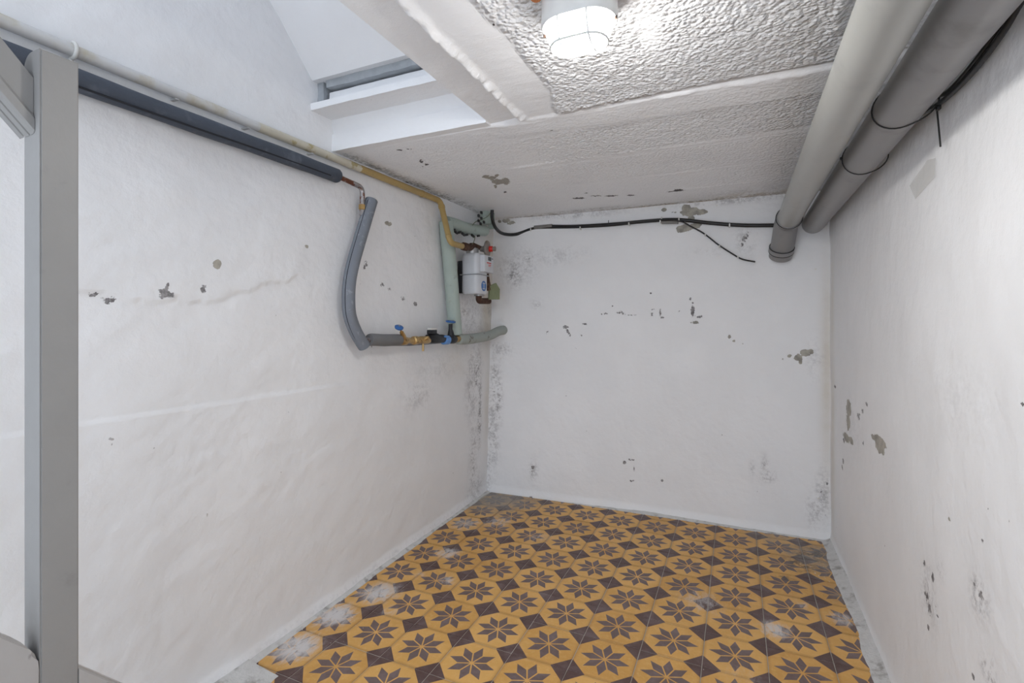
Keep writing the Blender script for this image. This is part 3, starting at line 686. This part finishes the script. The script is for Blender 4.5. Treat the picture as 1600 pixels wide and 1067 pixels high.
child('tail_tube', tube_bm([c, c-Vector((0, -.0, .05))], .0085, 12), M['solder'], water)

hose_px = [(580.5, 313), (573, 338), (562, 375), (552, 410), (546, 440), (544.5, 470), (547, 495), (556, 519), (569, 541)]
hp = smooth_path([onX(x, y, -1.437) for x, y in hose_px], 8)
hose = thing('insulated_hose', 'bowed grey foam covered hose hanging from the copper elbow', 'hose', hp[len(hp)//2])
child('foam_sleeve', tube_bm(hp, .0265, 24), M['greyfoam'], hose)
sl = []
for i, p in enumerate(hp):
    t_ = (hp[min(i+1, len(hp)-1)]-hp[max(0, i-1)]).normalized(); n_ = Vector((1, 0, 0)).cross(t_).normalized()
    if n_.y > 0: n_ = -n_
    sl.append(p+(n_*.66-Vector((0, .55, 0))+Vector((.28, 0, 0))).normalized()*.0262)
child('slit', tube_bm(sl[1:-4], .0016, 6), M['slit'], hose)
child('inner_hose', tube_bm([hp[-3]+Vector((0, .0, .01)), onX(574, 531, -1.435), onX(581, 532, -1.435)], .011, 12), M['solder'], hose)

# horizontal run with its valves
VX = -1.432
def vp(x, y, X=VX): return onX(x, y, X)
run = thing('valve_run', 'level grey foam covered water run with brass and black valves', 'pipe', vp(600, 531))
child('foam_sleeve', tube_bm([vp(577, 530.5), vp(580, 530.5), vp(600, 531.5), vp(622, 531), vp(624.5, 531)], .0265, 24, True, [.024, .0262, .0268, .0265, .024]), M['greyfoam2'], run)
child('rear_tube', tube_bm([vp(574, 536, -1.462), vp(640, 536.5, -1.462), vp(716, 531, -1.462)], .012, 14), M['greyfoam'], run)
# brass stop valve
def along(x0, x1, y, X=VX): return [vp(x0, y, X), vp(x1, y, X)]
bv = child('brass_valve', tube_bm([vp(624, 532.5), vp(627, 532.5), vp(628, 532.5), vp(634, 532.5), vp(636, 532), vp(640, 532), vp(645, 532), vp(646, 532), vp(651, 531.5), vp(652, 531.5), vp(656, 531), vp(664, 531), vp(668, 531), vp(671, 531.5)], .017, 12, True,
       [.014, .017, .020, .020, .0145, .0145, .0145, .021, .021, .0150, .0185, .0195, .0195, .014]), M['brass'], run)
child('bonnet', tube_bm([vp(631, 530, VX+.004), vp(629.5, 524, VX+.012), vp(627.5, 519, VX+.018)], .010, 12, True, [.016, .0125, .009]), M['brass'], run)
child('spindle', tube_bm([vp(628, 520, VX+.016), vp(625, 513, VX+.026)], .0045, 10), M['brass'], run)
hc = vp(623.5, 511.5, VX+.026); nrm = Vector((.45, -.25, .80)).normalized()
bm = bmesh.new(); add_tube(bm, [hc-nrm*.006, hc-nrm*.004, hc+nrm*.002, hc+nrm*.006, hc+nrm*.007], .02, 28, True, [.013, .0195, .0205, .014, .004])
hw = child('handwheel', bm, M['blue'], run); hw['label'] = 'blue oval handle'
child('handle_screw', tube_bm([hc+nrm*.006, hc+nrm*.010], .0035, 10), M['zinc'], hw)
child('drain_spout', tube_bm([vp(661, 534), vp(661, 548.5)], .0055, 12), M['brass'], run)
child('drain_cock', tube_bm([vp(664, 530, VX+.016), vp(667, 528, VX+.026), vp(669, 527, VX+.034)], .008, 12, True, [.010, .010, .007]), M['brass'], run)
# black check valve with its label
child('black_body', tube_bm([vp(668, 528), vp(671, 528), vp(673, 528), vp(682, 528.5), vp(684, 529), vp(692, 529), vp(694, 529.5)], .024, 20, True, [.018, .024, .0265, .026, .022, .022, .016]), M['blackmetal'], run)
b = vp(675, 519.5, VX+.012); child('lug', box_bm(b-Vector((.012, .030, .008)), b+Vector((.012, .030, .014)), .003), M['blackmetal'], run)
b = vp(675, 515.5, VX+.012); child('paper_tag', box_bm(b-Vector((.010, .026, .0005)), b+Vector((.010, .034, .010)), .0006), M['clip'], run)['label'] = 'white paper tag'
child('blue_collar', tube_bm([vp(692, 531), vp(693, 531), vp(699, 531), vp(700, 531)], .024, 20, True, [.020, .0255, .0255, .018]), M['lightblue'], run)['label'] = 'light blue collar'
b = vp(697, 525.5, VX+.012); child('blue_lever', box_bm(b-Vector((.010, .030, .006)), b+Vector((.010, .018, .004)), .002), M['lightblue'], run)
child('black_body', tube_bm([vp(699, 530), vp(701, 530), vp(709, 530), vp(712, 530)], .023, 20, True, [.018, .024, .024, .015]), M['blackmetal'], run)
child('bonnet', tube_bm([vp(704.5, 527, VX+.004), vp(704.3, 518, VX+.006), vp(704, 514, VX+.006), vp(704, 506, VX+.006)], .012, 14, True, [.021, .015, .0105, .0105]), M['blackmetal'], run)
hc = vp(704.2, 502.5, VX+.006); up = Vector((.15, -.05, 1)).normalized()
bm = bmesh.new(); add_torus(bm, hc, up, .024, .0045, 32, 10)
hw2 = child('handwheel', bm, M['blue'], run); hw2['label'] = 'dark blue round handwheel'
bm = bmesh.new(); u_ = up.orthogonal().normalized()
for k in range(4):
    d = Quaternion(up, k*PI/2) @ u_; add_tube(bm, [hc, hc+d*.024], .0035, 8)
add_tube(bm, [hc-up*.006, hc+up*.006], .008, 12)
child('spokes', bm, M['blue'], hw2)
child('brass_union', tube_bm([vp(711, 529.5), vp(713, 529.5), vp(717, 529.5), vp(718, 529.5)], .02, 8, True, [.014, .019, .019, .014]), M['brass'], run)

# pale green insulated pipes by the far corner
lowg = thing('green_pipe', 'pale green foam covered pipe running level from the valves into the back wall', 'pipe', vp(750, 528), 'pale green foam pipes')
child('foam_sleeve', tube_bm(smooth_path([vp(716, 530), vp(728, 530, -1.433), vp(745, 528, -1.434), vp(765, 524, -1.432), Vector((-1.425, 2.93, 1.083)), Vector((-1.418, 3.025, 1.092))], 6), .030, 24), M['greyfoamgreen'], lowg)
vg = thing('green_pipe', 'tall pale green foam covered pipe standing left of the gas meter', 'pipe', (-1.446, 2.36, 1.4), 'pale green foam pipes')
gx = -1.446
vpath = smooth_path([onX(697, 346, gx), onX(699, 372, gx), onX(703.5, 420, gx), onX(707, 465, gx), onX(711.5, 522, gx)], 5)
child('foam_sleeve', tube_bm(vpath, .0385, 28), M['greenfoam'], vg)
hg = thing('green_pipe', 'short pale green foam pipe laced with black tape above the gas meter', 'pipe', onX(735, 356, -1.44), 'pale green foam pipes')
hpth = smooth_path([onX(697, 347, -1.443), onX(711, 350.5, -1.442), onX(728, 356.5, -1.436), onX(745, 359.5, -1.432), onX(757.5, 360.5, -1.430)], 5)
child('foam_sleeve', tube_bm(hpth, .033, 24), M['greenfoam'], hg)
for k, (x, y) in enumerate([(709.5, 359.5), (713, 363), (719, 363), (724, 366), (729.5, 367), (739, 368.5), (748, 368.5)]):
    c = onX(x, y, -1.419); child('tape', box_bm(c-Vector((.006, .016, .006)), c+Vector((.004, .012+.004*(k % 2), .007)), .002, Matrix.Rotation(.25*(-1)**k, 3, 'X')), M['rubber'], hg)
rg = thing('green_pipe', 'stub of pale green foam pipe rising into the ceiling by the corner', 'pipe', onX(759, 345, -1.42), 'pale green foam pipes')
ty = onX(760, 345, -1.425).y
child('foam_sleeve', tube_bm([Vector((-1.43, ty, 1.755)), Vector((-1.43, ty, 1.80)), Vector((-1.43, ty, 1.84))], .034, 24), M['greenfoam'], rg)
child('foam_flap', box_bm((-1.432, ty+.03, 1.73), (-1.39, ty+.052, 1.832), .006), M['greenfoam'], rg)
for k, (x, y) in enumerate([(752, 332), (748, 337), (752, 341), (748, 345), (751, 349.5), (756, 347)]):
    c = onX(x, y, -1.393); child('tape', box_bm(c-Vector((.004, .010, .008)), c+Vector((.004, .012, .008)), .002), M['rubber'], rg)
cable('earth_wire', [onX(738, 352, -1.40), onX(744, 346, -1.40), onX(755, 342, -1.392), onX(763, 337, -1.39), onX(768, 330, -1.40)], .0022, 'thin olive wire looping over the green foam stub under the ceiling', mat='wire')
cable('earth_wire', [onX(742, 369, -1.40), onX(741.5, 374, -1.395), onX(739, 380, -1.392), onX(733.5, 385, -1.392)], .0022, 'thin olive wire hanging from the laced foam pipe to the rusty nuts', mat='wire')

# ------------------------------------------------------------------ gas meter
mt = thing('gas_meter', 'white gas meter with blue oval badge hung on the left wall', 'gas meter', (-1.40, 2.565, 1.42))
XB, XF, YN, YF = -1.462, -1.347, 2.50, 2.635
def rbox(lo, hi, bev, seg=4): return box_bm(lo, hi, bev, seg=seg)
def tank(z0, z1):
    # rounded-corner drum
    bm = bmesh.new(); pts = []
    r = .030
    for (cx, cy, a0) in ((XF-r, YF-r, 0), (XB+r, YF-r, 90), (XB+r, YN+r, 180), (XF-r, YN+r, 270)):
        for k in range(7):
            a = math.radians(a0+90*k/6); pts.append((cx+r*math.cos(a), cy+r*math.sin(a)))
    cx, cy = (XB+XF)/2, (YN+YF)/2; rows = []
    zz = [(z0, .90), (z0+.006, .965), (z0+.014, 1.0), (z1-.006, 1.0), (z1, .985)] if z0 < 1.4 else [(z0, .985), (z0+.006, 1.0), (z1-.018, 1.0), (z1-.007, .96), (z1, .88)]
    for z, s in zz: rows.append([bm.verts.new((cx+(p[0]-cx)*s, cy+(p[1]-cy)*s, z)) for p in pts])
    n = len(pts)
    for i in range(len(rows)-1):
        for k in range(n): bm.faces.new((rows[i][k], rows[i][(k+1) % n], rows[i+1][(k+1) % n], rows[i+1][k]))
    bm.faces.new(rows[0][::-1]); bm.faces.new(rows[-1]); return bm
ZS = 1.416
child('lower_shell', tank(1.305, ZS-.002), M['meter'], mt)
child('upper_shell', tank(ZS+.002, 1.540), M['meter'], mt)
child('seam_rim', box_bm((XB-.003, YN-.004, ZS-.003), (XF+.003, YF+.004, ZS+.003), .002), M['metershade'], mt)
ib = child('index_box', box_bm((XF-.02, YN+.030, 1.432), (XF+.028, YF+.012, 1.530), .004), M['meter'], mt)
xf = XF+.028
child('display', box_bm((xf-.002, YN+.075, 1.500), (xf+.0012, YN+.112, 1.522)), M['lcd'], ib)
for (y0, y1, z0, z1) in ((.058, .112, 1.483, 1.489), (.078, .110, 1.473, 1.477), (.078, .104, 1.466, 1.469)):
    child('red_print', box_bm((xf-.002, YN+y0, z0), (xf+.0008, YN+y1, z1)), M['red'], ib)
child('grey_print', box_bm((xf-.002, YN+.118, 1.512), (xf+.0008, YN+.136, 1.517)), M['lcd'], ib)
# blue oval badge with white strokes
def disc(c, ax_u, ax_v, ru, rv, t):
    bm = bmesh.new(); add_prism(bm, [Vector(c)+Vector(ax_u)*ru*math.cos(2*PI*k/28)+Vector(ax_v)*rv*math.sin(2*PI*k/28) for k in range(28)], Vector((t, 0, 0))); return bm
bc = (XF-.0005, YN+.072, 1.352)
bd = child('badge', disc(bc, (0, 1, 0), (0, 0, 1), .030, .030, .0015), M['blue'], mt, False); bd['label'] = 'blue oval badge with pale lettering'
for k in range(3):
    y = YN+.072-.012+.012*k; child('badge_stroke', box_bm((XF, y-.002, 1.340), (XF+.0018, y+.003, 1.366)), M['lightblue'] if k != 1 else M['clip'], bd)
for k in (-1, 1):
    child('badge_stroke', box_bm((XF, YN+.056, 1.352+k*.016-.002), (XF+.0018, YN+.088, 1.352+k*.016+.002)), M['clip'], bd)
# neck, nuts and pipework of the meter
nk = Vector((-1.408, 2.545, 1.54))
child('neck', tube_bm([nk-Vector((0, 0, .006)), nk+Vector((0, 0, .004)), nk+Vector((0, 0, .03)), nk+Vector((0, 0, .034))], .026, 20, True, [.034, .0365, .0365, .030]), M['zinc'], mt)
child('inlet_tee', tube_bm([nk+Vector((0, 0, .03)), nk+Vector((0, 0, .062))], .017, 14), M['rust'], mt)
y0 = Vector((-1.372, 2.365, 1.557))
nuts = [y0, y0+Vector((0, .012, .001)), y0+Vector((-.004, .055, .004)), y0+Vector((-.006, .066, .004)), y0+Vector((-.010, .075, .006)), y0+Vector((-.014, .115, .010)), y0+Vector((-.02, .13, .012)), y0+Vector((-.03, .185, .024)), y0+Vector((-.035, .21, .028))]
child('rusty_union', tube_bm(nuts[:4], .02, 8, True, [.016, .0235, .0235, .016]), M['rust'], mt)
child('brass_ring', tube_bm(nuts[3:5], .015, 14), M['zinc'], mt)
child('rusty_nipple', tube_bm(nuts[4:], .016, 10, True, [.017, .020, .015, .018, .018]), M['rust'], mt)
rc = Vector((-1.335, 2.60, 1.572))
rax = Vector((.95, .20, -.02)).normalized()
child('regulator_body', tube_bm([rc-rax*.045, rc-rax*.02, rc-rax*.012, rc-rax*.006, rc-rax*.001, rc+rax*.006, rc+rax*.010], .035, 28, True, [.014, .020, .044, .050, .050, .044, .022]), M['regulator'], mt)
child('red_cap', tube_bm([rc+rax*.006, rc+rax*.010, rc+rax*.030, rc+rax*.032], .016, 20, True, [.015, .0175, .0165, .013]), M['red'], mt)['label'] = 'red regulator cap'
child('cap_end', tube_bm([rc+rax*.028, rc+rax*.046, rc+rax*.049], .014, 16, True, [.0125, .0150, .012]), M['regulator'], mt)
child('outlet_arm', tube_bm(smooth_path([rc-rax*.03, Vector((-1.39, 2.58, 1.585)), nk+Vector((0, .01, .055))], 5), .013, 12), M['rust'], mt)
ob = Vector((-1.395, 2.60, 1.305))
child('outlet_elbow', tube_bm(round_corners([ob, ob-Vector((0, 0, .038)), ob+Vector((.012, .11, -.034))], .022, 6), .0185, 16), M['rust'], mt)
child('outlet_flange', tube_bm([Vector((-1.392, 2.60, 1.310)), Vector((-1.392, 2.60, 1.296))], .030, 20), M['zinc'], mt)
child('vertical_nipple', tube_bm([Vector((-1.385, 2.685, 1.44)), Vector((-1.385, 2.69, 1.39)), Vector((-1.38, 2.70, 1.335))], .02, 12, True, [.012, .017, .020]), M['rust'], mt)
bm = bmesh.new(); add_prism(bm, [(-1.365, 2.68, 1.278), (-1.335, 2.76, 1.282), (-1.335, 2.765, 1.345), (-1.345, 2.735, 1.382), (-1.365, 2.69, 1.362)], (-.012, .004, 0))
child('bracket_plate', bm, M['olive'], mt, False)['label'] = 'olive green bracket plate'
child('back_plate', box_bm((-1.489, 2.515, 1.31), (XB+.002, 2.55, 1.50), .003), M['blackmetal'], mt)

# ------------------------------------------------------------------ bulkhead lamp on the ceiling
LC = Vector((-.303, 1.012, ZC))
lamp = thing('bulkhead_lamp', 'lit white oval bulkhead lamp with wire guard on the ceiling', 'lamp', LC)
def stadium(hx, hy, n=14):
    # rounded outline: half length hx along X, half width hy
    r = hy*.98; k = hx-r; P = []
    for i in range(n+1):
        a = -PI/2+PI*i/n; P.append((k+r*math.cos(a), hy*math.sin(a)))
    for i in range(n+1):
        a = PI/2+PI*i/n; P.append((-k+r*math.cos(a), hy*math.sin(a)))
    return P
def loft(levels):
    bm = bmesh.new(); rows = []
    for (z, hx, hy) in levels: rows.append([bm.verts.new((LC.x+p[0], LC.y+p[1], z)) for p in stadium(hx, hy)])
    n = len(rows[0])
    for i in range(len(rows)-1):
        for k in range(n): bm.faces.new((rows[i][k], rows[i][(k+1) % n], rows[i+1][(k+1) % n], rows[i+1][k]))
    bm.faces.new(rows[0]); bm.faces.new(rows[-1]); return bm
HXL, HYL = .0815, .0585
child('housing', loft([(ZC+.008, HXL*.98, HYL*.98), (1.79, HXL*.99, HYL*.99), (1.776, HXL, HYL), (1.764, HXL, HYL), (1.759, HXL-.003, HYL-.003), (1.758, HXL-.009, HYL-.009), (1.765, HXL-.011, HYL-.011)]), M['lamp'], lamp)
gl = [(1.762, HXL-.010, HYL-.010), (1.745, HXL-.0125, HYL-.0125), (1.732, HXL-.0165, HYL-.0165), (1.722, HXL-.024, HYL-.023), (1.716, HXL-.034, HYL-.031), (1.7135, HXL-.045, HYL-.040)]
child('glass', loft(gl), M['glow'], lamp)
bm = bmesh.new()
P = stadium(HXL-.021, HYL-.020); lp = [Vector((LC.x+p[0], LC.y+p[1], 1.7195)) for p in P]; add_tube(bm, lp+[lp[0]], .0030, 8, False)
child('guard_ring', bm, M['lamp'], lamp)
for sx in (-.030, .030):
    pth = [(-HYL+.006, 1.760), (-HYL+.0095, 1.745), (-HYL+.0145, 1.730), (-HYL+.022, 1.7185), (-.02, 1.712), (.02, 1.712), (HYL-.022, 1.7185), (HYL-.0145, 1.730), (HYL-.0095, 1.745), (HYL-.006, 1.760)]
    child('guard_bar', tube_bm([Vector((LC.x+sx, LC.y+a, z)) for a, z in pth], .0028, 8), M['lamp'], lamp)
for sx in (-1, 1):
    c = Vector((LC.x+sx*(HXL-.004), LC.y-.0, 1.757)); child('guard_screw', tube_bm([c+Vector((0, 0, .004)), c-Vector((0, 0, .003))], .0032, 10), M['brownmetal'], lamp)
# bare terracotta showing round the lamp base and the box beside it
bm = bmesh.new()
for (x, y, r) in ((-.375, .96, .022), (-.352, .95, .018), (-.39, .985, .012)): add_tube(bm, [(x, y, ZC+.01), (x, y, ZC-.006), (x, y, ZC-.009)], r, 11, True, [r*1.1, r, r*.7])
o = structure('trim_9', bm, M['terracotta'])
bm = bmesh.new(); c = Vector((-.212, 1.035, ZC)); add_tube(bm, [c+Vector((0, 0, .01)), c-Vector((0, 0, .014)), c-Vector((0, 0, .016))], .016, 12, True, [.02, .0175, .014])
plug = child('wall_plug', bm, M['terracotta'], None); tag(plug, 'small terracotta coloured plug in the ceiling just right of the lamp', 'plug')
child('screw', tube_bm([c-Vector((0, 0, .014)), c-Vector((0, 0, .021))], .006, 10), M['brownmetal'], plug)

# ------------------------------------------------------------------ steep stair railing at the left: string board, post and handrail
PX0, PX1, PY0, PY1, PZ = -1.038, -.988, .40, .45, 1.560
SL = 1.15                                                    # the flight climbs this much per metre towards the viewer
stair = thing('stair_railing', 'taupe painted post with steep handrail and string board at the left edge', 'railing', ((PX0+PX1)/2, (PY0+PY1)/2, 0))
prof = [(PX0, 0), (PX1, 0), (PX1, PZ)]
for k in range(9):
    a = math.radians(90+90*k/8); prof.append((PX0+.024+.024*math.cos(a), PZ-.024+.024*math.sin(a)))
bm = bmesh.new(); add_prism(bm, [(x, PY0, z) for x, z in prof], (0, PY1-PY0, 0))
bmesh.ops.bevel(bm, geom=[e for e in bm.edges if e.calc_length() > .03], offset=.0022, segments=2, affect='EDGES')
child('post', bm, M['post'], stair)
# handrail with a rounded back, a lip and a grooved underside; it dies against the front of the post
hp_ = [(-1.046, 1.512), (-1.036, 1.524), (-1.020, 1.525), (-1.0075, 1.517), (-1.0075, 1.460), (-1.0035, 1.452), (-1.0035, 1.434), (-1.0065, 1.4300),
       (-1.016, 1.4285), (-1.017, 1.4320), (-1.0195, 1.4320), (-1.0205, 1.4283), (-1.033, 1.4280), (-1.034, 1.4315), (-1.0365, 1.4315), (-1.0375, 1.4278), (-1.050, 1.4275), (-1.0525, 1.431), (-1.0525, 1.452), (-1.047, 1.460)]
bm = bmesh.new(); add_prism(bm, [(x, PY0-.0005, z) for x, z in hp_], Vector((0, -1, SL))*.75)
child('handrail', bm, M['post'], stair, False)
# string board in two lengths, before and behind the post
def string_board(y0, y1, x0, x1, ztop, name, rounded):
    # top edge passes through ztop at y0; outline drawn in the Y-Z plane
    top = lambda y: ztop-SL*(y-y0)
    bm = bmesh.new(); dep = .30
    P = [(y1, top(y1)), (y1, max(0, top(y1)-dep)), (y0, max(0, top(y0)-dep)), (y0, top(y0)-(.03 if rounded else 0))]
    if top(y1)-dep < 0: P.insert(2, (y0+(ztop-dep)/SL, 0))
    if rounded: P += [(y0-.001, top(y0)-.016), (y0-.004, top(y0)-.004), (y0-.010, top(y0)+.006), (y0-.02, top(y0-.02))]
    add_prism(bm, [(x0, y, z) for y, z in P], (x1-x0, 0, 0))
    bmesh.ops.bevel(bm, geom=[e for e in bm.edges if abs(e.verts[0].co.x-e.verts[1].co.x) < 1e-6], offset=.004, segments=3, affect='EDGES')
    return child(name, bm, M['beam'], stair)
string_board(PY0-.001, -.45, -1.030, -.9895, .622, 'string_board', True)
string_board(PY1-.004, .93, -1.030, PX1, .572, 'string_board', False)
